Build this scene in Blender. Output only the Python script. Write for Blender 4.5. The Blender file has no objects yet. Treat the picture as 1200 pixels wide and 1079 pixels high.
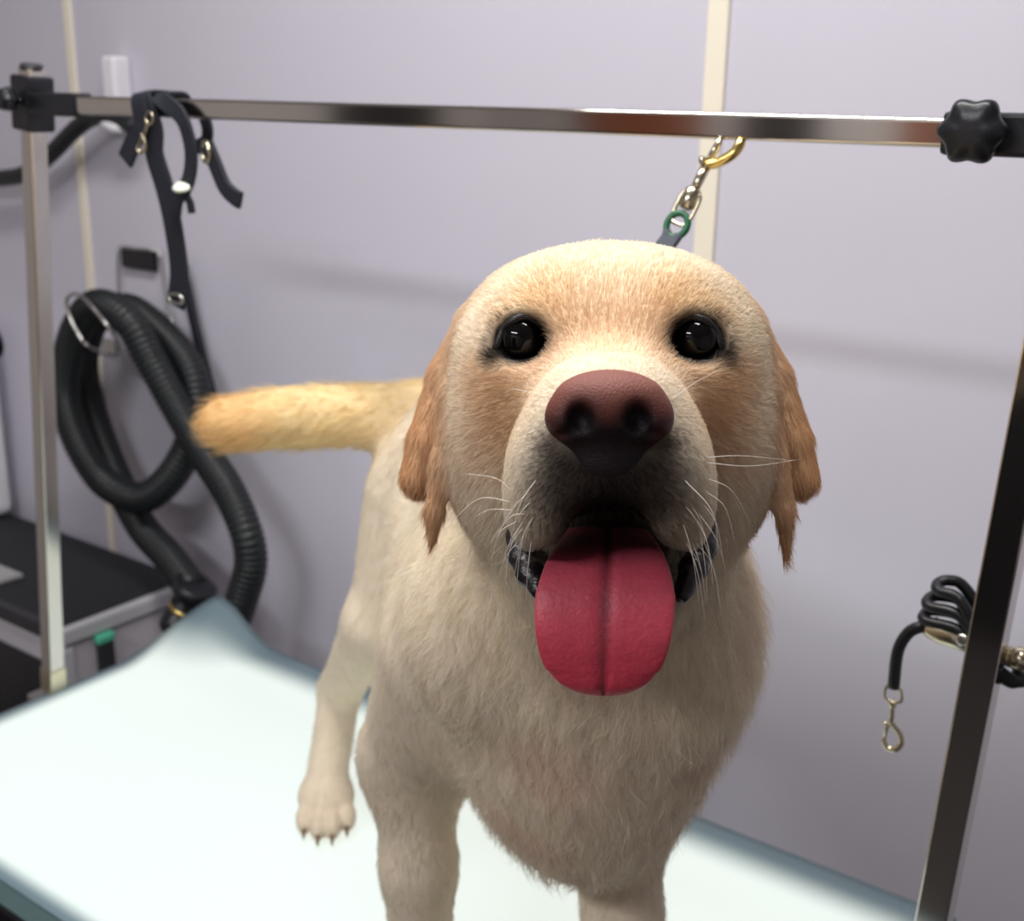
import bpy, bmesh, math, random
import numpy as np
from mathutils import Vector, Matrix, Euler
from mathutils.bvhtree import BVHTree

random.seed(7); rng = np.random.default_rng(7)
scene = bpy.context.scene
COL = scene.collection
TZ = 0.80                      # height of the table top above the floor
WALL_Y = 1.30                  # face of the panelled wall behind the table

# ------------------------------------------------------------------ camera
FPX = 1400.0
CAMP = np.array([0.0, 0.0, TZ + 0.78])
def _cam(pitch, roll, yaw):
    y, p, r = np.radians([yaw, pitch, roll])
    F = np.array([-math.sin(y)*math.cos(p), math.cos(y)*math.cos(p), -math.sin(p)])
    R = np.array([math.cos(y), math.sin(y), 0.0]); U = np.cross(R, F)
    return math.cos(r)*R + math.sin(r)*U, -math.sin(r)*R + math.cos(r)*U, F
CR, CU, CF = _cam(17.0, 1.05, 35.7)
cd = bpy.data.cameras.new('camera'); cam = bpy.data.objects.new('camera', cd); COL.objects.link(cam)
cd.sensor_fit = 'HORIZONTAL'; cd.sensor_width = 36.0; cd.lens = FPX/1200*36.0
cd.clip_start = 0.02
m = Matrix.Identity(4)
for i in range(3):
    m[i][0] = CR[i]; m[i][1] = CU[i]; m[i][2] = -CF[i]; m[i][3] = CAMP[i]
cam.matrix_world = m
cd.dof.use_dof = True; cd.dof.focus_distance = 0.56; cd.dof.aperture_fstop = 11.0
scene.camera = cam

# ------------------------------------------------------------------ world, lights, exposure
w = bpy.data.worlds.new('world'); scene.world = w; w.use_nodes = True
w.node_tree.nodes['Background'].inputs[0].default_value = (0.75, 0.74, 0.80, 1)
w.node_tree.nodes['Background'].inputs[1].default_value = 0.05
def area(name, loc, size, power, target, color=(1, 1, 1)):
    ld = bpy.data.lights.new(name, 'AREA'); ld.shape = 'RECTANGLE'; ld.size, ld.size_y = size
    ld.energy = power; ld.color = color
    o = bpy.data.objects.new(name, ld); COL.objects.link(o); o.location = loc
    d = Vector(target) - Vector(loc); o.rotation_euler = d.to_track_quat('-Z', 'Y').to_euler()
    return o
area('ceiling_lamp_front', (-0.9, -1.25, TZ+1.84), (1.2, 0.20), 37, (-0.9, -1.25, 0), (0.97, 0.97, 1.0))
area('ceiling_lamp_over', (-0.60, 0.52, TZ+1.84), (1.2, 0.24), 27, (-0.60, 0.52, 0), (1.0, 0.98, 0.95))
vs = scene.view_settings
vs.view_transform = 'Standard'; vs.look = 'None'; vs.exposure = 0.0; vs.gamma = 1.0; vs.use_curve_mapping = False

# ------------------------------------------------------------------ pixel helpers (a pixel gives a direction only)
def ray(x, y): return CF + CR*(x-600)/FPX - CU*(y-539.5)/FPX
def pt(x, y, t): return CAMP + t*ray(x, y)
def on_z(x, y, z): d = ray(x, y); return CAMP + d*((z-CAMP[2])/d[2])
def on_y(x, y, Y): d = ray(x, y); return CAMP + d*((Y-CAMP[1])/d[1])
def on_x(x, y, X): d = ray(x, y); return CAMP + d*((X-CAMP[0])/d[0])

# ------------------------------------------------------------------ materials
def lin(c): return tuple(((v/255)/12.92 if v/255 <= 0.04045 else ((v/255+0.055)/1.055)**2.4) for v in c)
def mat(name, col, rough=0.5, metal=0.0, bump=0.0, bscale=200.0, spec=0.5, coat=0.0, noise=0.0, nscale=8.0, attr=None, trans=0.0, sss=0.0):
    M = bpy.data.materials.new(name); M.use_nodes = True; nt = M.node_tree; B = nt.nodes['Principled BSDF']
    c = lin(col) + (1,)
    B.inputs['Base Color'].default_value = c; B.inputs['Roughness'].default_value = rough; B.inputs['Metallic'].default_value = metal
    B.inputs['Specular IOR Level'].default_value = spec; B.inputs['Coat Weight'].default_value = coat; B.inputs['Coat Roughness'].default_value = 0.05
    B.inputs['Transmission Weight'].default_value = trans
    if sss: B.inputs['Subsurface Weight'].default_value = sss; B.inputs['Subsurface Radius'].default_value = (0.01, 0.004, 0.003)
    tc = nt.nodes.new('ShaderNodeTexCoord')
    if attr:
        a = nt.nodes.new('ShaderNodeAttribute'); a.attribute_name = attr; src = a.outputs['Color']
        nt.links.new(src, B.inputs['Base Color'])
    if noise:
        n = nt.nodes.new('ShaderNodeTexNoise'); n.inputs['Scale'].default_value = nscale; n.inputs['Detail'].default_value = 6
        nt.links.new(tc.outputs['Object'], n.inputs['Vector'])
        mx = nt.nodes.new('ShaderNodeMixRGB'); mx.blend_type = 'MULTIPLY'; mx.inputs[0].default_value = noise
        if attr: nt.links.new(src, mx.inputs[1])
        else: mx.inputs[1].default_value = c
        rp = nt.nodes.new('ShaderNodeValToRGB'); rp.color_ramp.elements[0].position = 0.3; rp.color_ramp.elements[1].position = 0.7
        rp.color_ramp.elements[0].color = (0.35, 0.35, 0.35, 1); rp.color_ramp.elements[1].color = (1, 1, 1, 1)
        nt.links.new(n.outputs['Fac'], rp.inputs[0]); nt.links.new(rp.outputs[0], mx.inputs[2]); nt.links.new(mx.outputs[0], B.inputs['Base Color'])
    if bump:
        n2 = nt.nodes.new('ShaderNodeTexNoise'); n2.inputs['Scale'].default_value = bscale; n2.inputs['Detail'].default_value = 4
        nt.links.new(tc.outputs['Object'], n2.inputs['Vector'])
        bp = nt.nodes.new('ShaderNodeBump'); bp.inputs['Strength'].default_value = bump; bp.inputs['Distance'].default_value = 0.002
        nt.links.new(n2.outputs['Fac'], bp.inputs['Height']); nt.links.new(bp.outputs[0], B.inputs['Normal'])
    return M
M = {}
M['wall'] = mat('lavender_wall_panel', (206, 203, 216), 0.24, bump=0.03, bscale=60, noise=0.04, nscale=3)
M['seam'] = mat('cream_joint_strip', (240, 232, 214), 0.45, noise=0.05)
M['plain_wall'] = mat('plain_plaster', (196, 190, 188), 0.8, bump=0.05, noise=0.05)
M['ceiling'] = mat('ceiling_paint', (225, 223, 222), 0.8, noise=0.03)
M['floor'] = mat('floor_vinyl', (58, 54, 54), 0.45, noise=0.2, nscale=5)
M['wood'] = mat('door_wood', (150, 84, 52), 0.5, noise=0.4, nscale=12)  # brown of the added panels mirrored in the chrome
M['black_panel'] = mat('black_reflection_panel', (14, 14, 18), 0.6, noise=0.1)  # black of the added panels, darkens what the chrome mirrors
M['chrome'] = mat('polished_steel', (205, 200, 192), 0.10, 1.0, noise=0.05, nscale=30)
M['steel'] = mat('brushed_steel', (190, 188, 184), 0.28, 1.0, noise=0.12, nscale=60)
M['gold'] = mat('brass_plating', (226, 196, 120), 0.18, 1.0, noise=0.08, nscale=60)
M['nickel'] = mat('pale_brass', (208, 198, 172), 0.2, 1.0, noise=0.1, nscale=60)
M['black_plastic'] = mat('black_plastic', (20, 21, 27), 0.35, bump=0.08, bscale=400, noise=0.1)
M['hose'] = mat('black_rubber_hose', (22, 26, 29), 0.42, bump=0.05, bscale=300, noise=0.15)
M['webbing'] = mat('black_nylon_webbing', (22, 25, 38), 0.65, bump=0.3, bscale=900, noise=0.15, nscale=50)
M['cord'] = mat('black_cord', (16, 19, 24), 0.38, bump=0.1, bscale=600, noise=0.1)
M['grey_strap'] = mat('grey_webbing', (74, 78, 88), 0.75, bump=0.4, bscale=900, noise=0.2, nscale=90)
M['green'] = mat('green_ring', (22, 92, 58), 0.3, noise=0.1)
M['mint'] = mat('mint_plastic', (90, 196, 160), 0.4, noise=0.1)
M['white_plastic'] = mat('white_plastic', (232, 230, 236), 0.35, noise=0.03)
M['grey_panel'] = mat('grey_panel', (196, 192, 198), 0.4, noise=0.06)
M['black_mat'] = mat('black_ribbed_mat', (22, 23, 28), 0.6, bump=0.5, bscale=500, noise=0.15)
M['acrylic'] = mat('green_acrylic', (128, 160, 160), 0.3, noise=0.05)
M['alu'] = mat('aluminium', (206, 207, 210), 0.35, 0.25, noise=0.06)
M['dark_metal'] = mat('dark_painted_metal', (44, 44, 48), 0.45, noise=0.1)
M['leaf'] = mat('pale_pad', (170, 168, 170), 0.7, noise=0.1)
M['tag_white'] = mat('white_print', (235, 240, 225), 0.3)
M['eye'] = mat('dark_eye', (7, 6, 7), 0.08, spec=0.3, coat=0.0, noise=0.1)
M['lid'] = mat('black_eyelid_skin', (22, 17, 17), 0.45, bump=0.2, bscale=900, noise=0.2, nscale=200)
M['lip'] = mat('black_lip_skin', (20, 15, 16), 0.3, bump=0.3, bscale=500, noise=0.2, nscale=120)
M['nose'] = mat('nose_leather', (120, 70, 60), 0.5, spec=0.28, bump=0.35, bscale=1100, attr='col')
M['skin'] = mat('coat_skin', (220, 205, 185), 0.8, spec=0.12, bump=0.3, bscale=350, attr='col', noise=0.12, nscale=60)
M['claw'] = mat('horn_claw', (120, 96, 72), 0.4, noise=0.2, nscale=100)
M['whisker'] = mat('white_whisker', (240, 232, 220), 0.4)
# tongue: wet pink with darker middle and fine grain
M['tongue'] = mat('wet_tongue', (206, 84, 100), 0.5, bump=0.25, bscale=420, attr='col', sss=0.25, noise=0.18, nscale=220)
# fur: diffuse with some light passing through each hair
fm = bpy.data.materials.new('short_coat_hair'); fm.use_nodes = True; nt = fm.node_tree
for n in list(nt.nodes): nt.nodes.remove(n)
at = nt.nodes.new('ShaderNodeAttribute'); at.attribute_name = 'col'
dif = nt.nodes.new('ShaderNodeBsdfDiffuse'); trl = nt.nodes.new('ShaderNodeBsdfTranslucent'); gl = nt.nodes.new('ShaderNodeBsdfGlossy')
gl.inputs['Roughness'].default_value = 0.45
mx1 = nt.nodes.new('ShaderNodeMixShader'); mx1.inputs[0].default_value = 0.4
mx2 = nt.nodes.new('ShaderNodeMixShader'); mx2.inputs[0].default_value = 0.03
out = nt.nodes.new('ShaderNodeOutputMaterial')
nt.links.new(at.outputs['Color'], gl.inputs['Color']); nt.links.new(at.outputs['Color'], dif.inputs['Color']); nt.links.new(at.outputs['Color'], trl.inputs['Color'])
nt.links.new(dif.outputs[0], mx1.inputs[1]); nt.links.new(trl.outputs[0], mx1.inputs[2])
nt.links.new(mx1.outputs[0], mx2.inputs[1]); nt.links.new(gl.outputs[0], mx2.inputs[2]); nt.links.new(mx2.outputs[0], out.inputs['Surface'])
M['fur'] = fm

# ------------------------------------------------------------------ object helpers
def tag(o, label=None, cat=None, group=None, kind=None):
    for k, v in (('label', label), ('category', cat), ('group', group), ('kind', kind)):
        if v: o[k] = v
    return o
def link(name, me, material, parent=None, smooth=True, loc=None):
    o = bpy.data.objects.new(name, me); COL.objects.link(o)
    if material: me.materials.append(M[material] if isinstance(material, str) else material)
    if smooth:
        me.polygons.foreach_set('use_smooth', [True]*len(me.polygons)); me.update()
    if parent: o.parent = parent; o.matrix_parent_inverse = parent.matrix_world.inverted()
    return o
def empty(name, loc, label, cat, group=None):
    o = bpy.data.objects.new(name, None); COL.objects.link(o); o.location = Vector(loc); o.empty_display_size = 0.05
    o.matrix_world = Matrix.Translation(Vector(loc))
    return tag(o, label, cat, group)
def py_mesh(name, v, f):
    me = bpy.data.meshes.new(name); me.from_pydata([tuple(map(float, q)) for q in v], [], [tuple(map(int, q)) for q in f]); me.update()
    return me
def catmull(pts, n=10, closed=False):
    P = np.array(pts, float); out = []; N = len(P)
    rngi = range(N if closed else N-1)
    for i in rngi:
        if closed: p0, p1, p2, p3 = P[(i-1) % N], P[i], P[(i+1) % N], P[(i+2) % N]
        else:
            p1, p2 = P[i], P[i+1]; p0 = P[i-1] if i > 0 else 2*p1-p2; p3 = P[i+2] if i+2 < N else 2*p2-p1
        for s in np.arange(n)/n:
            out.append(0.5*((2*p1)+(-p0+p2)*s+(2*p0-5*p1+4*p2-p3)*s*s+(-p0+3*p1-3*p2+p3)*s**3))
    if not closed: out.append(P[-1])
    return np.array(out)
def frames(path, closed=False):
    P = np.array(path, float); n = len(P)
    T = np.roll(P, -1, 0)-np.roll(P, 1, 0) if closed else np.gradient(P, axis=0)
    T /= np.linalg.norm(T, axis=1, keepdims=True)+1e-12
    a = np.array([0, 0, 1.0]) if abs(T[0][2]) < 0.9 else np.array([1.0, 0, 0])
    N = np.zeros_like(P); N[0] = np.cross(T[0], a); N[0] /= np.linalg.norm(N[0])
    for i in range(1, n):
        v = N[i-1]-T[i]*(N[i-1]@T[i]); N[i] = v/np.linalg.norm(v)
    return T, N, np.cross(T, N)
def tube_mesh(name, path, rad, seg=12, closed=False, cap=True, flat=1.0):
    P = np.array(path, float); n = len(P); T, N, B = frames(P, closed)
    r = np.full(n, rad) if np.isscalar(rad) else np.array(rad, float)
    v = []; f = []
    for i in range(n):
        for k in range(seg):
            a = 2*math.pi*k/seg; v.append(P[i]+r[i]*(math.cos(a)*N[i]+flat*math.sin(a)*B[i]))
    for i in range(n if closed else n-1):
        j = (i+1) % n
        for k in range(seg):
            k2 = (k+1) % seg; f.append((i*seg+k, i*seg+k2, j*seg+k2, j*seg+k))
    if cap and not closed:
        f.append(tuple(range(seg-1, -1, -1))); f.append(tuple((n-1)*seg+k for k in range(seg)))
    return py_mesh(name, v, f)
def tube(name, path, rad, material, parent=None, seg=12, closed=False, flat=1.0):
    return link(name, tube_mesh(name, path, rad, seg, closed, True, flat), material, parent)
def ribbon(name, path, width, thick, side, material, parent=None):
    """flat strap along path; side = direction of its width (vector or list)"""
    P = np.array(path, float); n = len(P); T = np.gradient(P, axis=0); T /= np.linalg.norm(T, axis=1, keepdims=True)
    S = np.array(side, float); S = np.tile(S, (n, 1)) if S.ndim == 1 else S
    S = S-T*np.sum(S*T, 1, keepdims=True); S /= np.linalg.norm(S, axis=1, keepdims=True); Nn = np.cross(T, S)
    v = []; f = []
    prof = [(-1, -.6), (-.9, -1), (.9, -1), (1, -.6), (1, .6), (.9, 1), (-.9, 1), (-1, .6)]; m_ = len(prof)
    for i in range(n):
        for a, b in prof: v.append(P[i]+S[i]*a*width/2+Nn[i]*b*thick/2)
    for i in range(n-1):
        for k in range(m_): f.append((i*m_+k, i*m_+(k+1) % m_, (i+1)*m_+(k+1) % m_, (i+1)*m_+k))
    f.append(tuple(range(m_-1, -1, -1))); f.append(tuple((n-1)*m_+k for k in range(m_)))
    return link(name, py_mesh(name, v, f), material, parent, smooth=False)
def box(name, c, size, material, parent=None, bevel=0.0, axes=None, seg=2):
    bm = bmesh.new(); bmesh.ops.create_cube(bm, size=1.0)
    for v in bm.verts: v.co = Vector((v.co.x*size[0], v.co.y*size[1], v.co.z*size[2]))
    if bevel: bmesh.ops.bevel(bm, geom=list(bm.edges), offset=bevel, segments=seg, affect='EDGES', profile=0.5)
    if axes is not None:
        A = Matrix([[axes[j][i] for j in range(3)] for i in range(3)])
        for v in bm.verts: v.co = A @ v.co
    for v in bm.verts: v.co += Vector(c)
    me = bpy.data.meshes.new(name); bm.to_mesh(me); bm.free()
    return link(name, me, material, parent, smooth=False)
def beam(name, a, b, wx, wy, material, parent=None, bevel=0.0015, up=(0, 1, 0), seg=2):
    a = np.array(a, float); b = np.array(b, float); z = b-a; L = np.linalg.norm(z); z /= L
    y = np.array(up, float); y -= z*(y@z); y /= np.linalg.norm(y); x = np.cross(y, z)
    return box(name, (a+b)/2, (wx, wy, L), material, parent, bevel, (x, y, z), seg)
def lathe(name, prof, c, axis, material, parent=None, seg=24, lobes=0, lobe_amp=0.0):
    z = np.array(axis, float); z /= np.linalg.norm(z); a = np.array([0, 0, 1.0]) if abs(z[2]) < 0.9 else np.array([1.0, 0, 0])
    x = np.cross(a, z); x /= np.linalg.norm(x); y = np.cross(z, x); v = []; f = []; n = len(prof)
    for r, h in prof:
        for k in range(seg):
            t = 2*math.pi*k/seg; rr = r*(1+lobe_amp*math.cos(lobes*t)) if lobes else r
            v.append(np.array(c)+x*rr*math.cos(t)+y*rr*math.sin(t)+z*h)
    for i in range(n-1):
        for k in range(seg): f.append((i*seg+k, i*seg+(k+1) % seg, (i+1)*seg+(k+1) % seg, (i+1)*seg+k))
    f.append(tuple(range(seg-1, -1, -1))); f.append(tuple((n-1)*seg+k for k in range(seg)))
    return link(name, py_mesh(name, v, f), material, parent)
def structure(o): o['kind'] = 'structure'; return o

# ------------------------------------------------------------------ the room
X0, X1, Y0 = -2.75, 1.7, -2.0
structure(box('floor', ((X0+X1)/2, (Y0+WALL_Y)/2, -0.05), (X1-X0, WALL_Y-Y0, 0.1), 'floor'))
structure(box('ceiling', ((X0+X1)/2, (Y0+WALL_Y)/2, TZ+1.91), (X1-X0, WALL_Y-Y0, 0.1), 'ceiling'))
HT = TZ+1.86
structure(box('wall_back', ((X0+X1)/2, WALL_Y+0.05, HT/2), (X1-X0, 0.1, HT), 'wall'))
structure(box('wall_left', (X0-0.05, (Y0+WALL_Y)/2, HT/2), (0.1, WALL_Y-Y0, HT), 'plain_wall'))
structure(box('wall_right', (X1+0.05, (Y0+WALL_Y)/2, HT/2), (0.1, WALL_Y-Y0, HT), 'plain_wall'))
structure(box('wall_front', ((X0+X1)/2, Y0-0.05, HT/2), (X1-X0, 0.1, HT), 'plain_wall'))
for k_, (xa, xb, mm_) in enumerate(((-2.30, -1.86, 'wood'), (-1.70, -1.46, 'black_panel'), (-1.20, -1.08, 'wood'), (-1.05, -0.35, 'black_panel'))):  # unseen panels, added to put brown and black reflections into the chrome
    structure(box('door_%d' % (k_+1), ((xa+xb)/2, Y0+0.02, 1.02), (xb-xa, 0.04, 2.04), mm_, bevel=0.004))
structure(box('door_5', (X0+0.02, -1.45, 1.02), (0.04, 0.5, 2.04), 'black_panel', bevel=0.004))  # another added unseen panel, for a dark stretch mirrored in the crossbar
# cream joint strips between the wall panels
sl = on_y(108, 340, WALL_Y); sr = on_y(835, 150, WALL_Y)
structure(box('trim_1', (sl[0], WALL_Y-0.002, HT/2), (0.019, 0.006, HT-0.002), 'seam', bevel=0.0012))
structure(box('trim_2', (sr[0], WALL_Y-0.002, HT/2), (0.026, 0.006, HT-0.002), 'seam', bevel=0.0012))

# ------------------------------------------------------------------ lit grooming table
TX0, TX1, TY0, TY1 = -1.343, -0.222, 0.548, 1.087
tb = empty('grooming_table', ((TX0+TX1)/2, (TY0+TY1)/2, 0), 'white light-up grooming table with a pale blue see-through rim under the dog', 'table')
cx, cy = (TX0+TX1)/2, (TY0+TY1)/2
box('tabletop', (cx, cy, TZ-0.022), (TX1-TX0-0.004, TY1-TY0-0.004, 0.036), 'acrylic', tb, 0.004)
box('apron', (cx, cy, TZ-0.065), (TX1-TX0-0.06, TY1-TY0-0.06, 0.05), 'dark_metal', tb, 0.003)
for sx in (TX0+0.07, TX1-0.07):
    for sy in (TY0+0.07, TY1-0.07):
        beam('leg', (sx, sy, TZ-0.09), (sx, sy, 0.0), 0.04, 0.04, 'alu', tb, 0.003)
# the glowing mat: a thin sheet whose far left corner curls up
nx, ny = 72, 36; v = []; f = []
for j in range(ny+1):
    for i in range(nx+1):
        x = TX0+(TX1-TX0)*i/nx; y = TY0+(TY1-TY0)*j/ny
        d = max(0.0, 1-math.hypot((x-TX0)/0.15, (y-TY1)/0.17)); s = d*d*(3-2*d)
        v.append((x+0.028*s, y-0.004*s, TZ-0.004+0.058*s))
for j in range(ny):
    for i in range(nx):
        a = j*(nx+1)+i; f.append((a, a+1, a+nx+2, a+nx+1))
n0 = len(v)
v += [(p[0], p[1], p[2]+0.004) for p in v[:n0]]
f = [tuple(reversed(q)) for q in f]+[tuple(k+n0 for k in q) for q in f]
ring = [i for i in range(nx)]+[j*(nx+1)+nx for j in range(ny)]+[ny*(nx+1)+i for i in range(nx, 0, -1)]+[j*(nx+1) for j in range(ny, 0, -1)]
for k in range(len(ring)):
    a, b = ring[k], ring[(k+1) % len(ring)]; f.append((a, b, b+n0, a+n0))
lm = bpy.data.materials.new('lit_diffuser'); lm.use_nodes = True; nt = lm.node_tree; B = nt.nodes['Principled BSDF']
B.inputs['Base Color'].default_value = lin((112, 132, 140))+(1,); B.inputs['Roughness'].default_value = 0.35
tc = nt.nodes.new('ShaderNodeTexCoord'); sp = nt.nodes.new('ShaderNodeSeparateXYZ'); nt.links.new(tc.outputs['Object'], sp.inputs[0])
def edge(out_i, lo, hi):
    a = nt.nodes.new('ShaderNodeMapRange'); a.interpolation_type = 'SMOOTHSTEP'; nt.links.new(sp.outputs[out_i], a.inputs[0])
    a.inputs[1].default_value = lo; a.inputs[2].default_value = hi; return a.outputs[0]
def mul(a, b):
    q = nt.nodes.new('ShaderNodeMath'); q.operation = 'MULTIPLY'; nt.links.new(a, q.inputs[0])
    if isinstance(b, float): q.inputs[1].default_value = b
    else: nt.links.new(b, q.inputs[1])
    return q.outputs[0]
vd = nt.nodes.new('ShaderNodeVectorMath'); vd.operation = 'DISTANCE'; nt.links.new(tc.outputs['Object'], vd.inputs[0]); vd.inputs[1].default_value = (TX0+0.02, TY1, TZ+0.04)
cnr = nt.nodes.new('ShaderNodeMapRange'); cnr.interpolation_type = 'SMOOTHSTEP'; nt.links.new(vd.outputs['Value'], cnr.inputs[0]); cnr.inputs[1].default_value = 0.05; cnr.inputs[2].default_value = 0.15
g = mul(mul(edge(0, TX0+0.004, TX0+0.035), edge(0, TX1-0.01, TX1-0.05)), mul(edge(1, TY0+0.004, TY0+0.026), edge(1, TY1-0.018, TY1-0.075)))
g = mul(g, cnr.outputs[0])
B.inputs['Emission Color'].default_value = (0.955, 1.0, 0.90, 1)
nt.links.new(mul(g, 0.78), B.inputs['Emission Strength'])
link('glowing_mat', py_mesh('glowing_mat', v, f), lm, tb, smooth=True)

# ------------------------------------------------------------------ H-shaped grooming arm over the table
AY = 0.8215
arm = empty('grooming_stand', (cx, AY, TZ), 'chrome overhead grooming stand with two posts, a crossbar and black clamps', 'grooming stand')
LPb = np.array([-1.358, AY, TZ-0.10]); LPt = np.array([-1.262, AY, TZ+0.800])
LPb = LPb+(LPb-LPt)*0.0
beam('post', LPb, LPt, 0.021, 0.021, 'chrome', arm)
RX = -0.193
RPb = np.array([RX-0.002, AY, TZ-0.10]); RPt = np.array([RX+0.033, AY, TZ+0.80])
beam('post', RPb, RPt, 0.0235, 0.0235, 'chrome', arm)
BZ = TZ+0.7615
beam('crossbar', (-1.30, AY-0.004, BZ), (RX+0.10, AY-0.004, BZ), 0.019, 0.019, 'chrome', arm, 0.003, (0, 1, 0), 8)
pl = LPb+(LPt-LPb)*((BZ-LPb[2])/(LPt[2]-LPb[2])); ax_l = (LPt-LPb)/np.linalg.norm(LPt-LPb)
beam('clamp', pl-ax_l*0.030, pl+ax_l*0.030, 0.036, 0.034, 'black_plastic', arm, 0.003)
beam('clamp_sleeve', pl+np.array([0.012, -0.004, 0]), pl+np.array([0.100, -0.004, 0.0]), 0.025, 0.025, 'black_plastic', arm, 0.003)
lathe('post_cap', [(0.0118, 0), (0.0125, 0.002), (0.0125, 0.006), (0.010, 0.0075)], LPt-ax_l*0.003, ax_l, 'dark_metal', arm, 20)
def knob(c, axis, r):
    k = lathe('knob', [(r*0.45, 0), (r*0.5, 0.004), (r*0.92, 0.006), (r, 0.010), (r, 0.016), (r*0.85, 0.020), (r*0.3, 0.021)], c, axis, 'black_plastic', arm, 60, 6, 0.09)
    lathe('knob_stem', [(r*0.25, -0.012), (r*0.25, 0.004)], c, axis, 'steel', k, 12)
knob(pl+np.array([-0.022, -0.002, 0.004]), (-1, 0, 0), 0.014)
knob(pl+np.array([0.0, -0.019, 0.004]), (0, -1, 0), 0.012)
cr = on_y(1155, 158, AY)
beam('clamp_sleeve', (on_y(1111, 158, AY)[0], AY-0.004, BZ), (RX+0.06, AY-0.004, BZ), 0.027, 0.026, 'black_plastic', arm, 0.003)
beam('clamp', (RX+0.0315, AY, BZ-0.030), (RX+0.0315, AY, BZ+0.030), 0.036, 0.034, 'black_plastic', arm, 0.003)
knob((cr[0], AY-0.017, BZ+0.002), (0, -1, 0), 0.0195)
for px_ in (LPb[0]-0.004, RX+0.006):
    box('table_clamp', (px_, AY, TZ-0.03), (0.024, 0.05, 0.05), 'steel', arm, 0.003)
    lathe('clamp_screw', [(0.006, -0.05), (0.006, 0.0)], (px_, AY, TZ-0.055), (0, 0, 1), 'steel', arm, 12)
beam('post_sleeve', LPb+ax_l*0.10, LPb+ax_l*0.135, 0.024, 0.024, 'nickel', arm, 0.001)
# hanger peg across the right post
pg0 = on_y(1084, 736, AY+0.020); pg1 = on_y(1206, 777, AY+0.020)
pd = (pg1-pg0)/np.linalg.norm(pg1-pg0)
tube('hanger_peg', [pg0-pd*0.0, pg0+pd*0.003, pg0+pd*0.012, pg1], [0.004, 0.0062, 0.0075, 0.0075], 'nickel', arm, 18)
lathe('peg_bolt', [(0.004, 0), (0.0048, 0.001), (0.0048, 0.004), (0.003, 0.005)], on_y(1129, 748, AY+0.010), (0, -1, 0), 'steel', arm, 14)
lathe('peg_nut', [(0.006, -0.006), (0.0085, -0.004), (0.0085, 0.004), (0.006, 0.006)], on_y(1196, 772, AY+0.018), pd, 'nickel', arm, 14)

# ------------------------------------------------------------------ bolt snap builder (points along: top eye -> tip)
def bolt_snap(root, eye, tip, side, size, material, hook=True):
    """a swivel eye at 'eye', a straight shank, and a curved hook whose bend is near 'tip'"""
    e = np.array(eye, float); t = np.array(tip, float); d = t-e; L = np.linalg.norm(d); d /= L
    s = np.array(side, float); s -= d*(s@d); s /= np.linalg.norm(s)
    # swivel eye (a D of wire), shank, hook, gate, thumb stud
    w_ = L*0.11
    D = [e-d*L*0.02+s*w_*1.0, e+d*L*0.16+s*w_*1.15, e+d*L*0.20, e+d*L*0.16-s*w_*1.15, e-d*L*0.02-s*w_*1.0, e-d*L*0.07]
    tube('swivel_eye', catmull(D, 6, True), L*0.026, material, root, 8, True)
    tube('swivel_barrel', [e+d*L*0.17, e+d*L*0.19, e+d*L*0.28, e+d*L*0.30], [L*.04, L*.06, L*.06, L*.04], material, root, 12)
    h0 = e+d*L*0.28
    hk = [h0, e+d*L*0.45, e+d*L*0.56, e+d*L*0.70+s*L*0.13, e+d*L*0.86+s*L*0.17, e+d*L*0.98+s*L*0.09, e+d*L*1.0-s*L*0.02, e+d*L*0.93-s*L*0.09, e+d*L*0.85-s*L*0.10]
    P = catmull(hk, 7); r = np.interp(np.linspace(0, 1, len(P)), [0, .3, .6, .9, 1], [.036, .045, .05, .045, .03])*L
    tube('hook', P, r, material, root, 10)
    gt = tube('gate', [e+d*L*0.56-s*L*0.03, e+d*L*0.70-s*L*0.075, e+d*L*0.86-s*L*0.10], L*0.03, material, root, 8)
    tube('thumb_stud', [e+d*L*0.60-s*L*0.05, e+d*L*0.585-s*L*0.13], [L*.028, L*.036], material, gt, 8)

# leash holding the dog to the crossbar
le = empty('tether_leash', on_y(838, 165, AY), 'short brass snap leash with a grey strap clipped to the crossbar above the dog', 'leash')
tp = on_y(846, 148, AY-0.004); ev = on_y(800, 238, AY-0.03)
ev_dir = (ev-tp)
# hook goes round the bar
u = -ev_dir/np.linalg.norm(ev_dir); L_ = np.linalg.norm(ev_dir)
yy = np.array([0, 1.0, 0])
p_sw = on_y(812, 226, AY-0.028); p_join = on_y(828, 193, AY-0.020)
tube('shank', [p_sw, p_sw*0.6+p_join*0.4, p_join], [0.0032, 0.0036, 0.0040], 'nickel', le, 12)
A_ = on_y(842, 168, AY-0.017)
tube('gate', [p_join, A_, on_y(844, 160, AY-0.010)], [0.0030, 0.0026, 0.0026], 'nickel', le, 10)
hk = [p_join, on_y(842, 190, AY-0.019), on_y(858, 181, AY-0.017), on_y(867, 169, AY-0.013), on_y(868, 157, AY-0.006)]
tube('hook', catmull(hk, 8), 0.0038, 'gold', le, 12)
tube('thumb_stud', [on_y(826, 188, AY-0.024), on_y(822, 189, AY-0.024)], [0.003, 0.004], 'nickel', le, 10)
q = on_y(808, 234, AY-0.03); uu = (q-p_join)/np.linalg.norm(q-p_join); ss = np.cross(uu, yy); ss /= np.linalg.norm(ss)
tube('swivel_barrel', [p_sw-uu*0.004, p_sw-uu*0.002, p_sw+uu*0.010, p_sw+uu*0.013], [0.004, 0.0062, 0.0062, 0.004], 'nickel', le, 14)
Dp = [q+ss*0.0072-uu*0.003, q+ss*0.0066+uu*0.016, q+uu*0.019, q-ss*0.0066+uu*0.016, q-ss*0.0072-uu*0.003, q-uu*0.006]
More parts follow.
